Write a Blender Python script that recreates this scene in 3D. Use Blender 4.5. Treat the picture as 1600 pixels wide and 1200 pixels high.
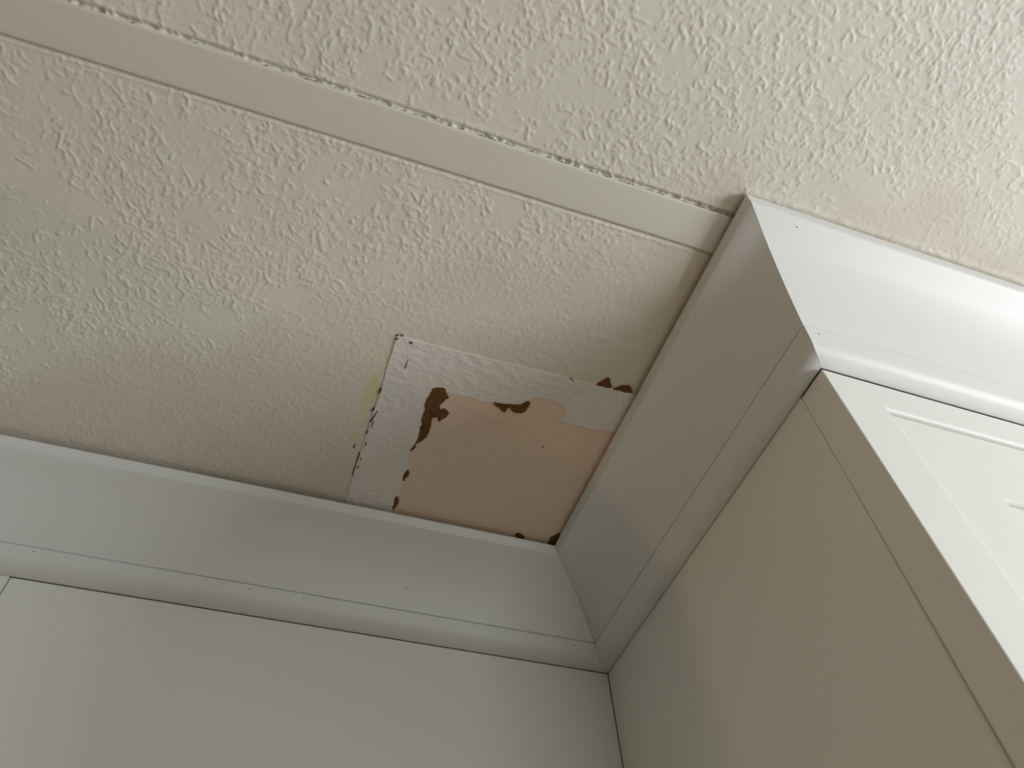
import bpy, bmesh, math, random
import numpy as np
from mathutils import Matrix, Vector

for o in list(bpy.data.objects):
    bpy.data.objects.remove(o)
S = bpy.context.scene
COL = S.collection

# ---------------------------------------------------------------- camera
cam_data = bpy.data.cameras.new('camera')
cam = bpy.data.objects.new('camera', cam_data)
COL.objects.link(cam)
cam_data.sensor_fit = 'HORIZONTAL'
cam_data.sensor_width = 36.0
cam_data.lens = 26.958
cam_data.clip_start = 0.02
cam_data.clip_end = 50
R = ((0.94461110, -0.23511522, -0.22897753),
     (-0.32470188, -0.77099638, -0.54784421),
     (-0.04773434, 0.59184915, -0.80463409))
CP = (-0.51299872, -0.93957092, -0.80803246)
M = Matrix.Identity(4)
for i in range(3):
    for j in range(3):
        M[i][j] = R[i][j]
    M[i][3] = CP[i]
cam.matrix_world = M
cam_data.dof.use_dof = True
cam_data.dof.focus_distance = 0.98
cam_data.dof.aperture_fstop = 7.0
S.camera = cam

# ---------------------------------------------------------------- world, lights, exposure
W = bpy.data.worlds.new('world')
S.world = W
W.use_nodes = True
W.node_tree.nodes['Background'].inputs[0].default_value = (0.75, 0.88, 1.0, 1)
W.node_tree.nodes['Background'].inputs[1].default_value = 0.5


def area(name, loc, target, sx, sy, power, color):
    d = bpy.data.lights.new(name, 'AREA')
    d.shape = 'RECTANGLE'
    d.size, d.size_y = sx, sy
    d.energy = power
    d.color = color
    o = bpy.data.objects.new(name, d)
    COL.objects.link(o)
    o.location = loc
    o.rotation_euler = (Vector(target) - Vector(loc)).to_track_quat('-Z', 'Y').to_euler()
    return o


# daylight entering the room's window, a front fill added at an unseen glass door, a warm lamp in the next room
area('window_daylight', (1.86, -1.75, -1.30), (0.0, -1.55, -1.0), 1.0, 1.3, 60, (0.95, 0.98, 1.0))
area('front_fill', (0.55, -3.94, -1.35), (0.2, 0.0, -1.1), 1.3, 1.9, 22, (0.93, 1.0, 0.98))
area('warm_lamp', (-3.0, -1.075, -1.3), (0.0, -0.4, -0.5), 0.07, 0.5, 5.2, (1.0, 0.55, 0.27))

S.view_settings.view_transform = 'Standard'
S.view_settings.look = 'None'
S.view_settings.gamma = 1
S.view_settings.use_curve_mapping = False
S.view_settings.exposure = -0.12


# ---------------------------------------------------------------- materials
def mat(name, base, rough=0.5, var=0.0, var_scale=6.0, bump=0.0, bump_scale=300.0, stretch=(1, 1, 1),
        attr=None, color2=None, spec=0.5, coat=0.0, bump_dist=0.001):
    m = bpy.data.materials.new(name)
    m.use_nodes = True
    nt = m.node_tree
    b = nt.nodes['Principled BSDF']
    b.inputs['Roughness'].default_value = rough
    b.inputs['Specular IOR Level'].default_value = spec
    tc = nt.nodes.new('ShaderNodeTexCoord')
    mp = nt.nodes.new('ShaderNodeMapping')
    mp.inputs['Scale'].default_value = stretch
    nt.links.new(tc.outputs['Object'], mp.inputs['Vector'])
    if attr:
        a = nt.nodes.new('ShaderNodeAttribute')
        a.attribute_name = attr
        nt.links.new(a.outputs['Color'], b.inputs['Base Color'])
    else:
        n = nt.nodes.new('ShaderNodeTexNoise')
        n.inputs['Scale'].default_value = var_scale
        n.inputs['Detail'].default_value = 4
        nt.links.new(mp.outputs[0], n.inputs['Vector'])
        mx = nt.nodes.new('ShaderNodeMix')
        mx.data_type = 'RGBA'
        c2 = color2 or tuple(c * (1 - var) for c in base)
        mx.inputs[6].default_value = (*base, 1)
        mx.inputs[7].default_value = (*c2, 1)
        nt.links.new(n.outputs['Fac'], mx.inputs[0])
        nt.links.new(mx.outputs[2], b.inputs['Base Color'])
    if bump:
        n2 = nt.nodes.new('ShaderNodeTexNoise')
        n2.inputs['Scale'].default_value = bump_scale
        n2.inputs['Detail'].default_value = 5
        nt.links.new(mp.outputs[0], n2.inputs['Vector'])
        bp = nt.nodes.new('ShaderNodeBump')
        bp.inputs['Strength'].default_value = bump
        bp.inputs['Distance'].default_value = bump_dist
        nt.links.new(n2.outputs['Fac'], bp.inputs['Height'])
        nt.links.new(bp.outputs[0], b.inputs['Normal'])
    return m


M_CAB = mat('satin_white_cabinet_paint', (0.86, 0.86, 0.825), 0.42, var=0.02, bump=0.05, bump_scale=250, spec=0.4)
M_CROWN = mat('satin_white_crown_paint', (0.79, 0.80, 0.79), 0.42, var=0.02, bump=0.05, bump_scale=160, stretch=(1, 1, 1), spec=0.5)
M_CEIL = mat('textured_ceiling_paint', (0.7, 0.68, 0.6), 0.5, attr='paint', bump=0.35, bump_scale=420, bump_dist=0.0006, spec=0.5)
M_STRIP = mat('smooth_batten_paint', (0.71, 0.695, 0.62), 0.55, var=0.05, bump=0.15, bump_scale=120)
M_BAND = mat('white_primer_over_tape', (0.80, 0.77, 0.735), 0.5, var=0.05, var_scale=30, bump=0.7, bump_scale=85, stretch=(0.8, 1.2, 1), bump_dist=0.0035)
M_PINK = mat('bare_pinkish_board', (0.84, 0.70, 0.53), 0.6, color2=(0.78, 0.57, 0.50), var_scale=7, bump=0.6, bump_scale=95, stretch=(0.5, 1.4, 1), bump_dist=0.002)
M_KRAFT = mat('torn_brown_paper', (0.21, 0.09, 0.014), 0.85, color2=(0.07, 0.028, 0.008), var_scale=110, bump=0.8, bump_scale=300)
M_DARK = mat('dark_crack', (0.10, 0.065, 0.04), 0.9)
M_GAP_SHADE = mat('gap_shade', (0.22, 0.19, 0.14), 0.9)
M_LINT = mat('pale_paper_fibre', (0.75, 0.68, 0.58), 0.8)
M_WALL = mat('warm_grey_wall_paint', (0.17, 0.145, 0.10), 0.8, var=0.04)
M_FLOOR = mat('warm_wood_floor', (0.32, 0.245, 0.16), 0.5, color2=(0.24, 0.175, 0.11), var_scale=3, stretch=(1, 8, 1))
M_FRAME = mat('white_window_frame', (0.8, 0.8, 0.8), 0.4)
M_GLASS = mat('window_glass', (0.9, 0.95, 1.0), 0.02)
M_GLASS.node_tree.nodes['Principled BSDF'].inputs['Transmission Weight'].default_value = 1.0


# ---------------------------------------------------------------- helpers
def link(name, me, material, parent=None, label=None, cat=None, group=None, kind=None):
    o = bpy.data.objects.new(name, me)
    COL.objects.link(o)
    if material:
        me.materials.append(material)
    if parent:
        o.parent = parent
    if label:
        o['label'] = label
    if cat:
        o['category'] = cat
    if group:
        o['group'] = group
    if kind:
        o['kind'] = kind
    return o


def smooth(me, deg=20):
    me.shade_smooth()
    me.set_sharp_from_angle(angle=math.radians(deg))


def box(name, x0, x1, y0, y1, z0, z1, material, parent=None, bevel=0.0, seg=2, **k):
    bm = bmesh.new()
    vs = [bm.verts.new((x, y, z)) for x in (x0, x1) for y in (y0, y1) for z in (z0, z1)]
    for f in ((0, 1, 3, 2), (4, 6, 7, 5), (0, 4, 5, 1), (2, 3, 7, 6), (0, 2, 6, 4), (1, 5, 7, 3)):
        bm.faces.new([vs[i] for i in f])
    if bevel:
        bmesh.ops.bevel(bm, geom=list(bm.edges), offset=bevel, segments=seg, affect='EDGES', profile=0.5)
    bmesh.ops.recalc_face_normals(bm, faces=bm.faces)
    me = bpy.data.meshes.new(name)
    bm.to_mesh(me)
    bm.free()
    if bevel:
        smooth(me, 20)
    return link(name, me, material, parent, **k)


def empty(name, loc, label=None, cat=None, group=None, kind=None):
    o = bpy.data.objects.new(name, None)
    COL.objects.link(o)
    o.location = loc
    o.empty_display_size = 0.05
    if label:
        o['label'] = label
    if cat:
        o['category'] = cat
    if group:
        o['group'] = group
    if kind:
        o['kind'] = kind
    return o


def slab(name, poly, ztop, zbot, material, parent, rough_z=0.0, cuts=0, seed=1, bevel=0.0, **k):
    """A thin layer of a given outline hanging under the ceiling, with real thickness."""
    rnd = random.Random(seed)
    bm = bmesh.new()
    vs = [bm.verts.new((x, y, zbot)) for x, y in poly]
    f = bm.faces.new(vs)
    ext = bmesh.ops.extrude_face_region(bm, geom=[f])
    up = [g for g in ext['geom'] if isinstance(g, bmesh.types.BMVert)]
    for v in up:
        v.co.z = ztop
    bot = [fc for fc in bm.faces if all(abs(v.co.z - zbot) < 1e-7 for v in fc.verts)]
    bmesh.ops.triangulate(bm, faces=list(bm.faces))
    if cuts:
        es = [e for e in bm.edges if all(abs(v.co.z - zbot) < 1e-7 for v in e.verts)]
        bmesh.ops.subdivide_edges(bm, edges=es, cuts=cuts, use_grid_fill=True)
        bmesh.ops.triangulate(bm, faces=list(bm.faces))
        for v in bm.verts:
            if abs(v.co.z - zbot) < 1e-6:
                v.co.z += rnd.uniform(-rough_z, rough_z)
    bmesh.ops.recalc_face_normals(bm, faces=bm.faces)
    me = bpy.data.meshes.new(name)
    bm.to_mesh(me)
    bm.free()
    return link(name, me, material, parent, **k)


def jag(poly, step, amp, seed):
    """Break the long edges of an outline into small uneven steps."""
    rnd = random.Random(seed)
    out = []
    n = len(poly)
    for i in range(n):
        a, b = poly[i], poly[(i + 1) % n]
        L = math.dist(a, b)
        m = max(1, int(L / step))
        for j in range(m):
            t = j / m
            q = amp if 0 < j else 0
            out.append((a[0] + (b[0] - a[0]) * t + rnd.uniform(-q, q), a[1] + (b[1] - a[1]) * t + rnd.uniform(-q, q)))
    return out


D = 0.5994       # depth of the tall cabinet
CH = 0.131       # height of the crown
FLOOR = -2.44

# ---------------------------------------------------------------- room shell
box('floor', -3.4, 2.05, -4.1, 0.1, FLOOR - 0.05, FLOOR, M_FLOOR, kind='structure')
box('wall_back', -3.4, 2.05, 0.024, 0.14, FLOOR, 0.06, M_WALL, kind='structure')
box('wall_left', -3.5, -3.4, -4.1, 0.024, FLOOR, 0.06, M_WALL, kind='structure')
wl = box('wall_nib', -1.62, -1.30, -0.60, 0.0235, FLOOR, 0.0, M_WALL, kind='structure')


def wall_with_opening(name, axis, c0, c1, a0, a1, b0, b1, z0, z1):
    bm = bmesh.new()
    for (p, q, r, s) in ((a0, b0, FLOOR, 0.06), (b1, a1, FLOOR, 0.06), (b0, b1, FLOOR, z0), (b0, b1, z1, 0.06)):
        if q - p < 1e-4 or s - r < 1e-4:
            continue
        res = bmesh.ops.create_cube(bm, size=1)
        for v in res['verts']:
            u = p + (v.co.x + .5) * (q - p)
            w = c0 + (v.co.y + .5) * (c1 - c0)
            z = r + (v.co.z + .5) * (s - r)
            v.co = (w, u, z) if axis == 'y' else (u, w, z)
    bmesh.ops.recalc_face_normals(bm, faces=bm.faces)
    me = bpy.data.meshes.new(name)
    bm.to_mesh(me)
    bm.free()
    return link(name, me, M_WALL, kind='structure')


wall_with_opening('wall_right', 'y', 1.90, 2.05, -4.1, 0.024, -2.35, -1.15, -2.0, -0.6)
wall_with_opening('wall_front', 'x', -4.1, -3.98, -3.4, 1.9, -0.15, 1.25, FLOOR, -0.35)


def window(name, axis, c, u0, u1, z0, z1):
    w = empty(name, (0, 0, 0), kind='structure')

    def bar(n, ua, ub, za, zb, t=0.02, m=M_FRAME):
        if axis == 'y':
            box(n, c - t, c + t, ua, ub, za, zb, m, w)
        else:
            box(n, ua, ub, c - t, c + t, za, zb, m, w)
    f = 0.06
    bar('frame_rail', u0, u1, z0, z0 + f)
    bar('frame_rail', u0, u1, z1 - f, z1)
    bar('frame_stile', u0, u0 + f, z0 + f, z1 - f)
    bar('frame_stile', u1 - f, u1, z0 + f, z1 - f)
    um = (u0 + u1) / 2
    bar('frame_stile', um - 0.02, um + 0.02, z0 + f, z1 - f)
    bar('pane', u0 + f, um - 0.02, z0 + f, z1 - f, 0.003, M_GLASS)
    bar('pane', um + 0.02, u1 - f, z0 + f, z1 - f, 0.003, M_GLASS)


window('window_1', 'y', 1.98, -2.35, -1.15, -2.0, -0.6)
window('window_2', 'x', -4.04, -0.15, 1.25, FLOOR, -0.35)

# ---------------------------------------------------------------- ceiling: knockdown relief as real geometry
GX0, GX1, GY0, GY1, GS = -1.08, 0.74, -1.20, -0.03, 0.00145
nx = int((GX1 - GX0) / GS) + 1
ny = int((GY1 - GY0) / GS) + 1
gx = np.linspace(GX0, GX1, nx)
gy = np.linspace(GY0, GY1, ny)
rng = np.random.default_rng(7)


def value_noise(scale, seed, ax=1.0, ay=1.0):
    r = np.random.default_rng(seed)
    mx = int((GX1 - GX0) / scale * ax) + 3
    my = int((GY1 - GY0) / scale * ay) + 3
    g = r.random((my, mx))
    fx = (gx - GX0) / scale * ax
    fy = (gy - GY0) / scale * ay
    ix, iy = fx.astype(int), fy.astype(int)
    tx, ty = fx - ix, fy - iy
    tx = tx * tx * (3 - 2 * tx)
    ty = ty * ty * (3 - 2 * ty)
    a = g[np.ix_(iy, ix)] * (1 - tx) + g[np.ix_(iy, ix + 1)] * tx
    b = g[np.ix_(iy + 1, ix)] * (1 - tx) + g[np.ix_(iy + 1, ix + 1)] * tx
    return a * (1 - ty[:, None]) + b * ty[:, None]


H = np.zeros((ny, nx), np.float32)
dens = value_noise(0.055, 3) * 0.6 + value_noise(0.02, 4) * 0.4


def stroke(px, py, pts, w, h):
    xs = pts[:, 0]
    ys = pts[:, 1]
    m = w * 1.1
    i0, i1 = int((xs.min() - m - GX0) / GS), int((xs.max() + m - GX0) / GS) + 2
    j0, j1 = int((ys.min() - m - GY0) / GS), int((ys.max() + m - GY0) / GS) + 2
    if i0 < 0 or j0 < 0 or i1 >= nx or j1 >= ny:
        return
    X = gx[None, i0:i1]
    Y = gy[j0:j1, None]
    best = np.full((j1 - j0, i1 - i0), 1e9)
    for k in range(len(pts) - 1):
        ax_, ay_ = pts[k]
        bx, by = pts[k + 1]
        dx, dy = bx - ax_, by - ay_
        L2 = dx * dx + dy * dy + 1e-12
        t = np.clip(((X - ax_) * dx + (Y - ay_) * dy) / L2, 0, 1)
        d2 = (X - ax_ - t * dx) ** 2 + (Y - ay_ - t * dy) ** 2
        np.minimum(best, d2, out=best)
    d = np.sqrt(best) / w
    v = np.clip(1 - d, 0, 1)
    v = v * v * (3 - 2 * v) * h
    np.maximum(H[j0:j1, i0:i1], v, out=H[j0:j1, i0:i1])


N = 40500
made = 0
while made < N:
    x = rng.uniform(GX0 + .02, GX1 - .02)
    y = rng.uniform(GY0 + .02, GY1 - .02)
    dn = dens[int((y - GY0) / GS), int((x - GX0) / GS)]
    if rng.random() > min(1.0, max(0.03, (dn - 0.25) * 3.0)):
        continue
    made += 1
    kind = rng.random()
    if kind < 0.42:
        L = abs(rng.normal(0.0, 0.0016)) + 0.0004
        w = rng.uniform(0.0017, 0.0031)
        h = rng.uniform(0.0002, 0.0009)
        n = 1
    else:
        L = min(0.022, rng.lognormal(math.log(0.0062), 0.5))
        w = rng.uniform(0.0016, 0.0030)
        h = rng.uniform(0.0003, 0.0012)
        n = 3
    a = rng.uniform(0, 2 * math.pi)
    bend = rng.normal(0, 0.75)
    pts = [(x, y)]
    for k in range(n):
        x += math.cos(a) * L / n
        y += math.sin(a) * L / n
        a += bend
        pts.append((x, y))
    stroke(0, 0, np.array(pts), w, h)

X2, Y2 = np.meshgrid(gx, gy)
# partly the cabinet's shadow, put in as weaker relief towards patch and crown
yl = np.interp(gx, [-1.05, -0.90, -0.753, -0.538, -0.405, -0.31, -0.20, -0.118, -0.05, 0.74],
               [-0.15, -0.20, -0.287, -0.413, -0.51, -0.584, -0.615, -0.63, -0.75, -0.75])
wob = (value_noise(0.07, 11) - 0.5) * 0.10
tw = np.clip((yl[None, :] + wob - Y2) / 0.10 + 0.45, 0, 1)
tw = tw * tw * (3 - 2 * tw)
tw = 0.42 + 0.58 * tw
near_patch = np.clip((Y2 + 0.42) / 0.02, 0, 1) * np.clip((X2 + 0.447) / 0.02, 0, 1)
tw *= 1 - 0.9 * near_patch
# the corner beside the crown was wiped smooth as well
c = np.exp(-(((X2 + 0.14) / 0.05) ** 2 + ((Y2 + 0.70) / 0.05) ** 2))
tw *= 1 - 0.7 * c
Z = H * tw
# fine stipple and long shallow undulation
Z += (value_noise(0.0045, 21) - 0.5) * 0.00022
Z += (value_noise(0.05, 22) - 0.5) * 0.0007
rip = (value_noise(0.012, 23, 0.5, 2.4) - 0.5) * 0.0005
Z += rip * (1 - np.clip(tw, 0, 1))
# strip bed: grooves on both edges of the flat batten
B1, B2 = -0.6872, -0.6400
ragged = value_noise(0.006, 31) * 0.7 + value_noise(0.0028, 32) * 0.5
onbed = np.clip((Y2 - (B1 - 0.001)) / 0.002, 0, 1) * np.clip(((B2 + 0.001) - Y2) / 0.002, 0, 1)
Z *= 1 - onbed
g1 = np.exp(-((Y2 - (B1 - 0.0022)) / 0.0022) ** 2)
Z -= g1 * 0.0036 * np.clip(ragged * 1.6, 0.35, 1.3)
lip1 = np.exp(-((Y2 - (B1 - 0.0065)) / 0.0022) ** 2)
Z += lip1 * 0.0007 * ragged
g2 = np.exp(-((Y2 - (B2 + 0.0020)) / 0.0019) ** 2)
Z -= g2 * 0.0024
lip2 = np.exp(-((Y2 - (B2 + 0.0055)) / 0.0018) ** 2)
Z += lip2 * 0.0008 * (0.5 + 0.5 * ragged)
# caulk ridge against the front length of crown
ca = np.exp(-((Y2 + D + 0.118 + 0.004) / 0.0035) ** 2) * (X2 > -0.12)
Z += ca * 0.0012 * (value_noise(0.011, 41) * 1.3)
edge = np.clip(np.minimum(np.minimum(X2 - GX0, GX1 - X2), np.minimum(Y2 - GY0, GY1 - Y2)) / 0.02, 0, 1)
Z = -Z * edge          # relief hangs down

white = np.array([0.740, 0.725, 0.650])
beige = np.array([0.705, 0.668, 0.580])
tmix = np.clip((tw - 0.42) / 0.5, 0, 1)[..., None]  # beige past the fade line partly paints in the cabinet's shadow
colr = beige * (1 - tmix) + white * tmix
blotch = value_noise(0.16, 51)[..., None]
colr = colr * (0.97 + 0.06 * blotch)
pinkish = np.clip(value_noise(0.2, 52) * 2 - 1.1, 0, 1)[..., None] * (1 - tmix)
colr = colr * (1 - pinkish * np.array([0.0, 0.05, 0.05]))
# yellow water stain beside the tape
sn = value_noise(0.012, 61) * 0.6 + value_noise(0.005, 62) * 0.4
st = 1.25 * np.exp(-(((X2 + 0.456) / 0.0085) ** 2 + ((Y2 + 0.322) / 0.030) ** 2) ** 1.5) + 0.5 * np.exp(-((X2 + 0.452) / 0.012) ** 2 - ((Y2 + 0.235) / 0.035) ** 2)
st += 0.35 * np.exp(-((X2 + 0.452) / 0.008) ** 2 - ((Y2 + 0.375) / 0.018) ** 2)
st = np.clip((st + sn - 0.75) * 2.2, 0, 1)[..., None] * (st[..., None] > 0.08)
colr = colr * (1 - st) + np.array([0.70, 0.66, 0.40]) * st
ones = np.ones((ny, nx, 1))
rgba = np.concatenate([colr, ones], 2).reshape(-1, 4).astype(np.float32)

co = np.stack([X2, Y2, Z], 2).reshape(-1, 3).astype(np.float32)
idx = np.arange(ny * nx, dtype=np.int32).reshape(ny, nx)
quads = np.stack([idx[:-1, :-1], idx[1:, :-1], idx[1:, 1:], idx[:-1, 1:]], 2).reshape(-1, 4)
# plain outer field of the ceiling
ox = [-3.4, GX0, GX1, 1.90]
oy = [-3.98, GY0, GY1, 0.024]
extra = []
eq = []
base = len(co)
grid = {}
for j, yy in enumerate(oy):
    for i, xx in enumerate(ox):
        if i in (1, 2) and j in (1, 2):
            grid[i, j] = int(idx[0 if j == 1 else -1, 0 if i == 1 else -1])
        else:
            grid[i, j] = base + len(extra)
            extra.append((xx, yy, 0.0))
for j in range(3):
    for i in range(3):
        if i == 1 and j == 1:
            continue
        eq.append((grid[i, j], grid[i, j + 1], grid[i + 1, j + 1], grid[i + 1, j]))
co = np.concatenate([co, np.array(extra, np.float32)])
quads = np.concatenate([quads, np.array(eq, np.int32)])
rgba = np.concatenate([rgba, np.tile(np.array([[*white, 1]], np.float32), (len(extra), 1))])
me = bpy.data.meshes.new('ceiling')
me.vertices.add(len(co))
me.vertices.foreach_set('co', co.ravel())
me.loops.add(quads.size)
me.loops.foreach_set('vertex_index', quads.ravel().astype(np.int32))
me.polygons.add(len(quads))
me.polygons.foreach_set('loop_start', np.arange(0, quads.size, 4, dtype=np.int32))
me.update(calc_edges=True)
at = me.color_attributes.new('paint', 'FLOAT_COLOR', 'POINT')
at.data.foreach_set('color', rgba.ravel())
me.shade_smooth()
ceiling = link('ceiling', me, M_CEIL, label='off-white ceiling with knockdown texture, fading smoother towards the torn patch', kind='structure')

# the flat batten let into the texture
bm = bmesh.new()
prof = [(B1, 0.0005), (B1, -0.0014), (B1 + 0.0008, -0.0021), (B1 + 0.003, -0.0022), (B2 - 0.003, -0.0022), (B2 - 0.0008, -0.0021), (B2, -0.0014), (B2, 0.0005)]
xs = np.arange(-3.3, -0.06, 0.03)
rb = random.Random(5)
rows = []
for xx in xs:
    e1, e2 = rb.uniform(-.0003, .0003), rb.uniform(-.0002, .0002)
    rows.append([bm.verts.new((xx, y + (e1 if k < 3 else e2 if k > 4 else 0), z)) for k, (y, z) in enumerate(prof)])
for a, b in zip(rows[:-1], rows[1:]):
    for k in range(len(prof) - 1):
        bm.faces.new((a[k], b[k], b[k + 1], a[k + 1]))
bm.faces.new(rows[0])
bm.faces.new(rows[-1][::-1])
bmesh.ops.recalc_face_normals(bm, faces=bm.faces)
me = bpy.data.meshes.new('batten_strip')
bm.to_mesh(me)
bm.free()
smooth(me, 50)
strip = link('batten_strip', me, M_STRIP, ceiling, label='smooth flat painted strip crossing the textured ceiling')

# ---------------------------------------------------------------- outlines of the damaged patch, metres on the ceiling plane
band_outer = [(-0.4446, -0.4194), (-0.4281, -0.4186), (-0.3786, -0.4189), (-0.3278, -0.4192), (-0.2762, -0.4204), (-0.2322, -0.4211), (-0.1869, -0.4209), (-0.1551, -0.4218), (-0.1299, -0.4217), (-0.1194, -0.4193)]
band_left = [(-0.4446, -0.4194), (-0.4441, -0.3976), (-0.4445, -0.3719), (-0.4437, -0.3404), (-0.4437, -0.3187), (-0.4448, -0.2903), (-0.4447, -0.2592), (-0.4452, -0.2292), (-0.4461, -0.2007), (-0.4464, -0.1727), (-0.4461, -0.1495), (-0.4464, -0.1241), (-0.4452, -0.1095)]
inner = [(-0.3761, -0.1074), (-0.3768, -0.1225), (-0.3761, -0.1391), (-0.3751, -0.1543), (-0.3772, -0.1814), (-0.3763, -0.196), (-0.3747, -0.2117), (-0.3796, -0.2253), (-0.3825, -0.2418), (-0.3776, -0.2578), (-0.378, -0.2932), (-0.3715, -0.3181), (-0.3637, -0.3374), (-0.3618, -0.3534), (-0.3525, -0.353), (-0.3438, -0.3534), (-0.3384, -0.3528), (-0.3292, -0.3545), (-0.3202, -0.3539), (-0.3105, -0.3513), (-0.2974, -0.3552), (-0.2809, -0.3569), (-0.2625, -0.3613), (-0.2532, -0.3709), (-0.2515, -0.3736), (-0.2444, -0.3791), (-0.229, -0.3816), (-0.2172, -0.3795), (-0.2082, -0.3777), (-0.2025, -0.3749), (-0.1984, -0.3693), (-0.1985, -0.3624), (-0.2016, -0.351), (-0.189, -0.3501), (-0.1768, -0.3502), (-0.1675, -0.3506), (-0.1551, -0.3484), (-0.141, -0.3514), (-0.1304, -0.3534), (-0.1201, -0.3565)]
tear_a = [(-0.3799, -0.3545), (-0.3754, -0.3569), (-0.3712, -0.3576), (-0.3663, -0.3586), (-0.3631, -0.3563), (-0.3619, -0.3523), (-0.3574, -0.3459), (-0.3555, -0.3454), (-0.3597, -0.3386), (-0.3633, -0.3297), (-0.3629, -0.3253), (-0.3593, -0.3218), (-0.3578, -0.3257), (-0.3528, -0.3238), (-0.348, -0.3195), (-0.3503, -0.312), (-0.3551, -0.3071), (-0.3564, -0.302), (-0.3601, -0.3056), (-0.3634, -0.308), (-0.367, -0.3081), (-0.3672, -0.3023), (-0.3653, -0.2924), (-0.3651, -0.2819), (-0.3661, -0.2721), (-0.3701, -0.2637), (-0.3748, -0.2575), (-0.3773, -0.2531), (-0.3761, -0.2486), (-0.3783, -0.243), (-0.3814, -0.2409), (-0.3784, -0.2503), (-0.3776, -0.2578), (-0.3766, -0.2677), (-0.3776, -0.2781), (-0.379, -0.2836), (-0.3777, -0.2921), (-0.3811, -0.2981), (-0.3809, -0.3039), (-0.3811, -0.3175), (-0.3838, -0.3246), (-0.3831, -0.3348), (-0.3813, -0.3442), (-0.3806, -0.351)]
tear_b = [(-0.2968, -0.3532), (-0.2958, -0.3557), (-0.2902, -0.3552), (-0.2834, -0.3561), (-0.2758, -0.3578), (-0.2681, -0.359), (-0.2601, -0.362), (-0.2574, -0.3674), (-0.2549, -0.3704), (-0.2509, -0.3693), (-0.2498, -0.364), (-0.2509, -0.3592), (-0.251, -0.3545), (-0.2545, -0.3489), (-0.2628, -0.3464), (-0.2688, -0.348), (-0.2731, -0.3524), (-0.2764, -0.3514), (-0.2762, -0.3458), (-0.278, -0.343), (-0.2832, -0.3448), (-0.2874, -0.3493), (-0.293, -0.3498)]
tear_c = [(-0.1763, -0.422), (-0.1719, -0.4288), (-0.1674, -0.4356), (-0.164, -0.4361), (-0.1601, -0.4302), (-0.1551, -0.424), (-0.1596, -0.4216), (-0.1662, -0.4218)]
tear_d = [(-0.153, -0.4214), (-0.1443, -0.429), (-0.1351, -0.4334), (-0.1314, -0.4313), (-0.1254, -0.4242), (-0.1279, -0.4235), (-0.1361, -0.421), (-0.145, -0.4221)]
tear_e = [(-0.3767, -0.2048), (-0.3738, -0.2044), (-0.3717, -0.1999), (-0.3719, -0.1934), (-0.3747, -0.19), (-0.3749, -0.1834), (-0.3776, -0.1826), (-0.3788, -0.1914), (-0.3783, -0.2005)]
tear_f = [(-0.3795, -0.149), (-0.3772, -0.151), (-0.3734, -0.1454), (-0.372, -0.1376), (-0.3734, -0.1318), (-0.3748, -0.1258), (-0.3768, -0.1225), (-0.3787, -0.1261), (-0.3779, -0.1346), (-0.3801, -0.1434)]
tear_g = [(-0.1859, -0.1219), (-0.1833, -0.1263), (-0.1779, -0.1257), (-0.1698, -0.1206), (-0.1708, -0.1144), (-0.1803, -0.1146)]
tear_h = [(-0.1311, -0.1212), (-0.1318, -0.1315), (-0.1271, -0.1358), (-0.1235, -0.1428), (-0.111, -0.127), (-0.1099, -0.1075), (-0.125, -0.1078)]
cracks = [[(-0.4462, -0.3001), (-0.4445, -0.2983), (-0.4464, -0.2933), (-0.4481, -0.295)], [(-0.4404, -0.2973), (-0.4394, -0.2965), (-0.4418, -0.2844), (-0.4444, -0.2732), (-0.4457, -0.2752), (-0.4436, -0.285)], [(-0.4421, -0.2785), (-0.4407, -0.2778), (-0.4408, -0.265), (-0.4421, -0.267)], [(-0.445, -0.2603), (-0.4439, -0.2594), (-0.4447, -0.2533), (-0.4466, -0.2539)], [(-0.4434, -0.2394), (-0.4415, -0.2387), (-0.4418, -0.2302), (-0.4426, -0.23)], [(-0.4479, -0.2174), (-0.4464, -0.2166), (-0.4473, -0.1978), (-0.4473, -0.1725), (-0.4484, -0.1734), (-0.4481, -0.1976)], [(-0.4432, -0.2102), (-0.4421, -0.2093), (-0.4429, -0.2028), (-0.4441, -0.2038)], [(-0.4437, -0.1939), (-0.442, -0.1925), (-0.4439, -0.1862), (-0.445, -0.1872)], [(-0.4229, -0.3889), (-0.4221, -0.3871), (-0.4216, -0.3737), (-0.4234, -0.3742)], [(-0.4281, -0.4156), (-0.4224, -0.4154), (-0.4247, -0.4117), (-0.4267, -0.4131)], [(-0.4456, -0.4201), (-0.4423, -0.4201), (-0.4434, -0.4178)], [(-0.4452, -0.4153), (-0.4407, -0.4167), (-0.4435, -0.4118), (-0.4445, -0.4125)], [(-0.4395, -0.422), (-0.4362, -0.4215), (-0.4381, -0.4194)], [(-0.4456, -0.3344), (-0.4428, -0.3331), (-0.4435, -0.3253), (-0.4461, -0.3256)], [(-0.4577, -0.2255), (-0.4553, -0.231), (-0.4561, -0.2223)], [(-0.2147, -0.4222), (-0.2075, -0.4201), (-0.2087, -0.4186)], [(-0.2087, -0.2997), (-0.2057, -0.3018), (-0.2066, -0.2991)]]
holes = [('f', (-0.0545, -0.7071, -0.0251)), ('b', (-0.8186, -0.0295, -0.1098)), ('b', (-0.5461, -0.0294, -0.1104)), ('b', (-0.4719, -0.0292, -0.1109)), ('b', (-0.1156, -0.1041, -0.0267)), ('s', (-0.1051, -0.1262, -0.0262)), ('b', (-0.0642, -0.029, -0.1119)), ('f', (-0.013, -0.6285, -0.1112)), ('s', (-0.1171, -0.7003, -0.0173)), ('s', (-0.1179, -0.7001, -0.005)), ('b', (-0.3324, -0.0471, -0.0769))]

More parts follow.
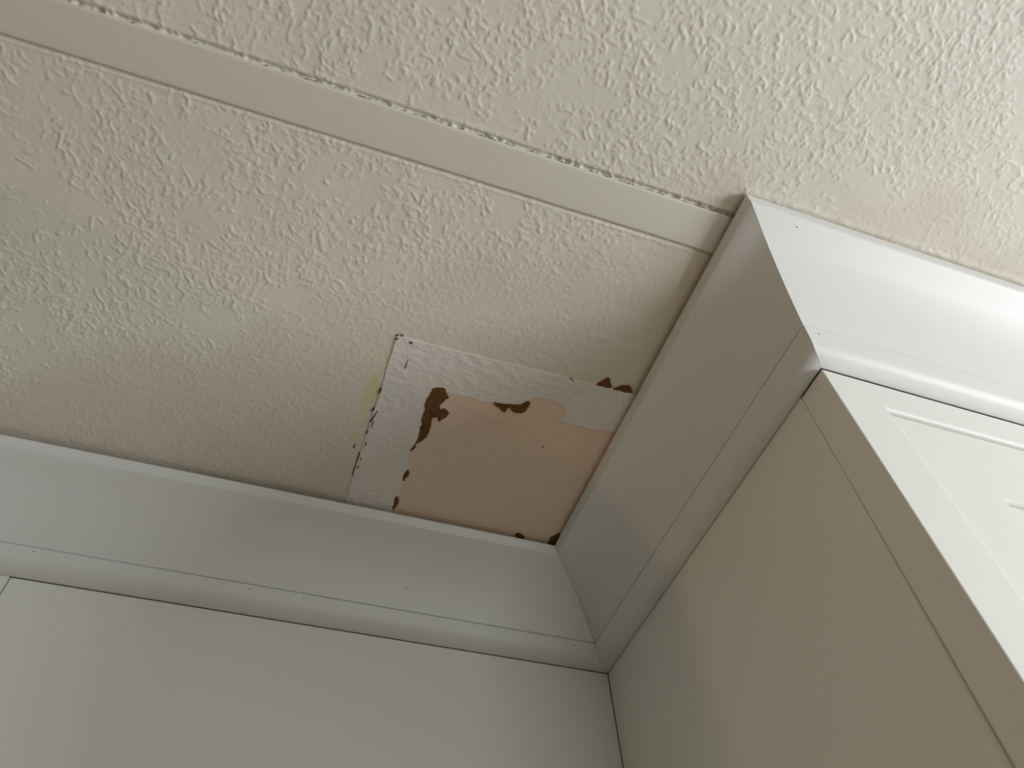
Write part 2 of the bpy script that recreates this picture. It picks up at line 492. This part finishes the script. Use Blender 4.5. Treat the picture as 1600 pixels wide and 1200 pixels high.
# ---------------------------------------------------------------- damaged patch
inner_edge = inner
pink_poly = jag(inner_edge + [(-0.100, -0.3565), (-0.100, -0.100), (-0.376, -0.100)], 0.006, 0.0005, 2)
pink_poly[0:0] = []
slab('bare_board', pink_poly, 0.0006, -0.0008, M_PINK, ceiling, label='pinkish tan bare board inside the white band')
outer = band_outer[:-1] + [(-0.100, -0.4215)]
band_poly = outer + [(-0.100, -0.3555)] + inner_edge[::-1][1:] + [(-0.376, -0.100), (-0.4455, -0.100)] + band_left[::-1][1:-1]
slab('primed_tape', jag(band_poly, 0.005, 0.00035, 3), 0.0006, -0.0016, M_BAND, ceiling, label='white primed tape band round the bare board')
for i, (pl, lab) in enumerate(((tear_a, 'long ragged torn brown paper'), (tear_b, 'moustache-shaped torn brown paper'), (tear_c, None), (tear_d, None),
                               (tear_e, None), (tear_f, None), (tear_g, None), (tear_h, 'brown torn corner under the crown joint'))):
    t = slab('torn_paper', jag(pl, 0.0022, 0.0006, 20 + i), 0.0003, -0.0022, M_KRAFT, ceiling, rough_z=0.0004, cuts=1, seed=i, label=lab)
# curled shreds of paper in the long tear
for i, (cx, cy, L, a) in enumerate(((-0.3655, -0.3135, 0.010, 0.5), (-0.3625, -0.3065, 0.009, 1.9), (-0.3700, -0.3180, 0.012, 0.9), (-0.3735, -0.2890, 0.010, 0.4), (-0.3690, -0.3540, 0.006, 0.2))):
    bm = bmesh.new()
    vs = []
    for k in range(7):
        t = k / 6
        px, py = cx + math.cos(a) * L * (t - .5), cy + math.sin(a) * L * (t - .5)
        wd = 0.0009 * (1 - abs(2 * t - 1)) + 0.0002
        z = -0.0026 - 0.0012 * math.sin(t * math.pi)
        nxn, nyn = -math.sin(a) * wd, math.cos(a) * wd
        vs.append((bm.verts.new((px + nxn, py + nyn, z)), bm.verts.new((px - nxn, py - nyn, z + 0.0006)), bm.verts.new((px, py, -0.0018))))
    for p, q in zip(vs[:-1], vs[1:]):
        for m_ in range(3):
            bm.faces.new((p[m_], q[m_], q[(m_ + 1) % 3], p[(m_ + 1) % 3]))
    bm.faces.new(vs[0])
    bm.faces.new(vs[-1][::-1])
    bmesh.ops.recalc_face_normals(bm, faces=bm.faces)
    me = bpy.data.meshes.new('paper_shred')
    bm.to_mesh(me)
    bm.free()
    link('paper_shred', me, M_LINT if i in (1,) else M_KRAFT, ceiling)
for i, pl in enumerate(cracks):
    slab('crack', pl, 0.0003, -0.0019, M_DARK, ceiling)
# dark bits painting in the gap's shadow along the near edge of the batten
bm = bmesh.new()
rg = random.Random(12)
x = -0.86
while x < -0.125:
    dens_here = 0.25 + 0.75 * max(0, (x + 0.75) / 0.62)
    L = rg.uniform(0.001, 0.0035)
    if rg.random() < dens_here * 0.75:
        y = B1 - 0.0012 + rg.uniform(-.0005, .0005)
        hw = rg.uniform(0.0002, 0.0005)
        r = bmesh.ops.create_cube(bm, size=1)
        for v in r['verts']:
            v.co = (x + (v.co.x + .5) * L, y + v.co.y * 2 * hw + (v.co.x) * rg.uniform(-.0003, .0003), -0.0002 + v.co.z * 0.0012)
    x += L + rg.uniform(0.0005, 0.003)
me = bpy.data.meshes.new('gap_shade_bits')
bm.to_mesh(me)
bm.free()
link('gap_shade_bits', me, M_GAP_SHADE, ceiling, kind='stuff')

# ---------------------------------------------------------------- crown moulding
PROF = [(0.0, -1.5), (121, -1.5), (121, -4), (117.3, -19), (116.3, -20.7), (114.5, -21.9), (108, -25), (100, -28.5), (90, -33.5), (80, -41), (70, -50),
        (60, -60), (52, -70), (45, -80), (39.5, -89), (35, -96), (31.2, -103.0), (28.6, -103.5), (28.5, -104.7), (31.2, -105.0), (31.9, -105.9), (31.4, -107.4), (29.8, -111.5), (28, -116.2),
        (25.5, -121.5), (21.5, -126), (16, -129), (9.5, -130.6), (6, -131), (0.0, -131)]
PROF = [(a / 1000, b / 1000) for a, b in PROF]


def crown(name, start, end, label, miter0, miter1, gap0, gap1, back0, back1):
    """start/end map a profile depth d to the plan position of that profile line at either end."""
    bm = bmesh.new()
    n = 12
    rows = []
    for s in range(n + 1):
        t = s / n
        row = []
        for d, z in PROF:
            if z > -0.005 and d > 0.1:
                d -= back0 + (back1 - back0) * t
            a, b = Vector(start(d)), Vector(end(d))
            u = (b - a).normalized()
            a = a + u * miter0
            b = b - u * miter1
            p = a.lerp(b, t)
            if z > -0.002:      # the top edge stands off the uneven ceiling
                z = -(gap0 + (gap1 - gap0) * t)
            elif z > -0.005:
                z = -(gap0 + (gap1 - gap0) * t) - 0.0015
            row.append(bm.verts.new((p.x, p.y, z)))
        rows.append(row)
    m = len(PROF)
    for a, b in zip(rows[:-1], rows[1:]):
        for k in range(m):
            bm.faces.new((a[k], a[(k + 1) % m], b[(k + 1) % m], b[k]))
    bm.faces.new(rows[0][::-1])
    bm.faces.new(rows[-1])
    bmesh.ops.recalc_face_normals(bm, faces=bm.faces)
    me = bpy.data.meshes.new(name)
    bm.to_mesh(me)
    bm.free()
    smooth(me, 24)
    return link(name, me, M_CROWN, label=label, cat='moulding', group='crown moulding lengths under the ceiling', kind='thing')


G = 0.00025
XR = 0.90
crown_back = crown('crown_molding', lambda d: (-1.299, -d), lambda d: (-d, -d), 'white crown moulding running left above the flat panel wall, below the torn ceiling patch', 0, G, 0.008, 0.008, -0.001, -0.001)
crown_side = crown('crown_molding', lambda d: (-d, -d), lambda d: (-d, -D - d), 'shaded white crown moulding along the cabinet side, between the two mitred corners', G, G, 0.008, 0.007, -0.001, 0.001)
crown_front = crown('crown_molding', lambda d: (-d, -D - d), lambda d: (XR, -D - d), 'brightly lit white crown moulding above the cabinet door', G, 0, 0.0025, 0.0015, 0.0025, 0.003)


def hole(parent, x, y, z, n, r=0.0011):
    n = Vector(n).normalized()
    bm = bmesh.new()
    bmesh.ops.create_cone(bm, segments=10, radius1=r, radius2=r * 0.7, depth=0.0005, cap_ends=True)
    me = bpy.data.meshes.new('nail_hole')
    bm.to_mesh(me)
    bm.free()
    o = link('nail_hole', me, M_DARK, parent)
    o.location = (x, y, z)
    o.rotation_euler = n.to_track_quat('Z', 'Y').to_euler()
    return o


for k, (hx, hy, hz) in holes:
    par = {'b': crown_back, 's': crown_side, 'f': crown_front}[k]
    d = -hy if k == 'b' else (-hx if k == 's' else -hy - D)
    # normal of the profile there
    best = None
    for (d0, z0), (d1, z1) in zip(PROF[1:-1], PROF[2:]):
        tz = min(1, max(0, ((d - d0) * (d1 - d0) + (hz - z0) * (z1 - z0)) / ((d1 - d0) ** 2 + (z1 - z0) ** 2 + 1e-12)))
        qd, qz = d0 + tz * (d1 - d0), z0 + tz * (z1 - z0)
        e = math.dist((d, hz), (qd, qz))
        if best is None or e < best[0]:
            nd, nz = -(z1 - z0), (d1 - d0)
            if nz > 0 and nd < 0:
                nd, nz = -nd, -nz
            best = (e, abs(nd), -abs(nz) if nd >= 0 else nz, qd, qz)
    _, nd, nz, qd, qz = best
    if k == 's':
        hole(par, -qd, hy, qz, (-nd, 0, nz), 0.0009)
    elif k == 'b':
        hole(par, hx, -qd, qz, (0, -nd, nz), 0.0010)
    else:
        hole(par, hx, -qd - D, qz, (0, -nd, nz), 0.0010)

# ---------------------------------------------------------------- flat panels on the back wall
box('cabinet_panel', -0.8370, -0.0008, 0.0, 0.022, FLOOR, -0.1321, M_CAB, bevel=0.0006,
    label='wide flat white panel meeting the cabinet side in the corner', cat='panel')
box('cabinet_panel', -1.299, -0.8383, -0.0006, 0.022, FLOOR, -0.1313, M_CAB, bevel=0.0006,
    label='flat white panel at the far left beyond the thin vertical seam', cat='panel')

# ---------------------------------------------------------------- tall cabinet
cab = empty('tall_cabinet', (0.0, 0.0, FLOOR), label='tall white cabinet with a framed door and flat shaded side, under the crown', cat='cabinet')


def cbox(n, x0, x1, y0, y1, z0, z1, bevel=0.0006, m=M_CAB, parent=None, **k):
    o = box(n, x0, x1, y0, y1, z0 - FLOOR, z1 - FLOOR, m, parent or cab, bevel=bevel, **k)
    return o


# side panel whose front edge leaves a seam that widens downwards
bm = bmesh.new()
ys_top, ys_bot = -0.5562, -0.5556
top, bot = -0.1318 - FLOOR, 0.0
sec = [(0.0, -0.0006), (0.0, None), (0.0012, 'e'), (0.018, 'e'), (0.018, -0.0006)]
rws = []
for z, ye, r in ((bot, -0.5535, 0.0060), (-0.60 - FLOOR, -0.5540, 0.0055), (-0.42 - FLOOR, -0.5556, 0.0030), (-0.30 - FLOOR, -0.5566, 0.0012), (top, -0.5568, 0.0006)):
    rws.append([bm.verts.new(p) for p in ((0, -0.0006, z), (0, ye + r, z), (r * .45, ye + r * .2, z), (r, ye, z), (0.018, ye, z), (0.018, -0.0006, z))])
for a, b in zip(rws[:-1], rws[1:]):
    for k in range(6):
        bm.faces.new((a[k], b[k], b[(k + 1) % 6], a[(k + 1) % 6]))
bm.faces.new(rws[0])
bm.faces.new(rws[-1][::-1])
bmesh.ops.recalc_face_normals(bm, faces=bm.faces)
me = bpy.data.meshes.new('side_panel')
bm.to_mesh(me)
bm.free()
smooth(me, 20)
link('side_panel', me, M_CAB, cab)
cbox('side_panel', XR - 0.018, XR, -0.556, 0.022, FLOOR, -0.1322)
cbox('back_panel', 0.019, XR - 0.019, 0.002, 0.020, FLOOR, -0.1345)
cbox('top_panel', 0.019, XR - 0.019, -0.555, 0.0, -0.155, -0.1345)
cbox('base_panel', 0.019, XR - 0.019, -0.50, 0.0, FLOOR + 0.08, FLOOR + 0.1)
# face frame, 42 mm thick
TF = -0.1342


def rail(n, x0, x1, z0, z1, y0, y1, r, parent):
    """A rail with its lower edge rounded over by r."""
    bm = bmesh.new()
    sec = [(y1, z0), (y1, z1), (y0, z1), (y0, z0 + r + 0.0004)]
    for k in range(6):
        a = k / 5 * math.pi / 2
        sec.append((y0 + r - r * math.cos(a), z0 + r - r * math.sin(a)))
    sec.append((y0 + r + 0.0004, z0))
    A = [bm.verts.new((x0, y, z - FLOOR)) for y, z in sec]
    B = [bm.verts.new((x1, y, z - FLOOR)) for y, z in sec]
    m = len(sec)
    for k in range(m):
        bm.faces.new((A[k], A[(k + 1) % m], B[(k + 1) % m], B[k]))
    bm.faces.new(A[::-1])
    bm.faces.new(B)
    bmesh.ops.recalc_face_normals(bm, faces=bm.faces)
    me = bpy.data.meshes.new(n)
    bm.to_mesh(me)
    bm.free()
    smooth(me, 30)
    return link(n, me, M_CAB, parent)




def stile(n, x0, x1, z0, z1, y0, y1, r, parent, inner_right=True):
    """An upright whose inner front edge is rounded over by r."""
    e = 0.0007
    sec = [(x0, y1), (x0, y0 + e), (x0 + e, y0), (x1 - r - 0.0004, y0)]
    for k in range(6):
        a = k / 5 * math.pi / 2
        sec.append((x1 - r + r * math.sin(a), y0 + r - r * math.cos(a)))
    sec.append((x1, y1))
    if not inner_right:
        sec = [(x0 + x1 - x, y) for x, y in sec][::-1]
    bm = bmesh.new()
    A = [bm.verts.new((x, y, z0 - FLOOR)) for x, y in sec]
    B = [bm.verts.new((x, y, z1 - FLOOR)) for x, y in sec]
    m = len(sec)
    for k in range(m):
        bm.faces.new((A[k], A[(k + 1) % m], B[(k + 1) % m], B[k]))
    bm.faces.new(A[::-1])
    bm.faces.new(B)
    bmesh.ops.recalc_face_normals(bm, faces=bm.faces)
    me = bpy.data.meshes.new(n)
    bm.to_mesh(me)
    bm.free()
    smooth(me, 30)
    return link(n, me, M_CAB, parent)


stile('frame_stile', 0.0, 0.0625, FLOOR, TF, -D, -0.5578, 0.0030, cab)
stile('frame_stile', XR - 0.0625, XR, FLOOR, TF, -D, -0.5578, 0.0030, cab, False)
# the rails are coped into the stiles' rounded edges
rail('frame_rail', 0.0594, XR - 0.0594, -0.1800, TF, -D, -0.5578, 0.0045, cab)
cbox('frame_rail', 0.0626, XR - 0.0626, -D, -0.5578, FLOOR, FLOOR + 0.1, 0.0009)
# inset door: its frame sits 7 mm behind the face frame, the panel 6 mm further back
door = box('door', 0.0632, XR - 0.0632, -0.5800, -0.5740, 0.101, -0.1840 - FLOOR, M_CAB, cab)
y0, y1 = -D + 0.0056, -0.5801
dx0, dx1, dz0, dz1 = 0.0630, XR - 0.0630, FLOOR + 0.1008, -0.1834
stile('door_stile', dx0, 0.1495, dz0, dz1, y0, y1, 0.0022, door)
stile('door_stile', dx1 - 0.0865, dx1, dz0, dz1, y0, y1, 0.0022, door, False)
rail('door_rail', 0.1472, dx1 - 0.0842, -0.2870, dz1, y0, y1, 0.0010, door)
cbox('door_rail', 0.14953, dx1 - 0.08653, y0, y1, dz0, dz0 + 0.09, 0.0003, parent=door)
cbox('door_panel', 0.1497, dx1 - 0.0868, y0 + 0.0060, -0.5802, dz0 + 0.091, -0.2890, 0.0004, parent=door)
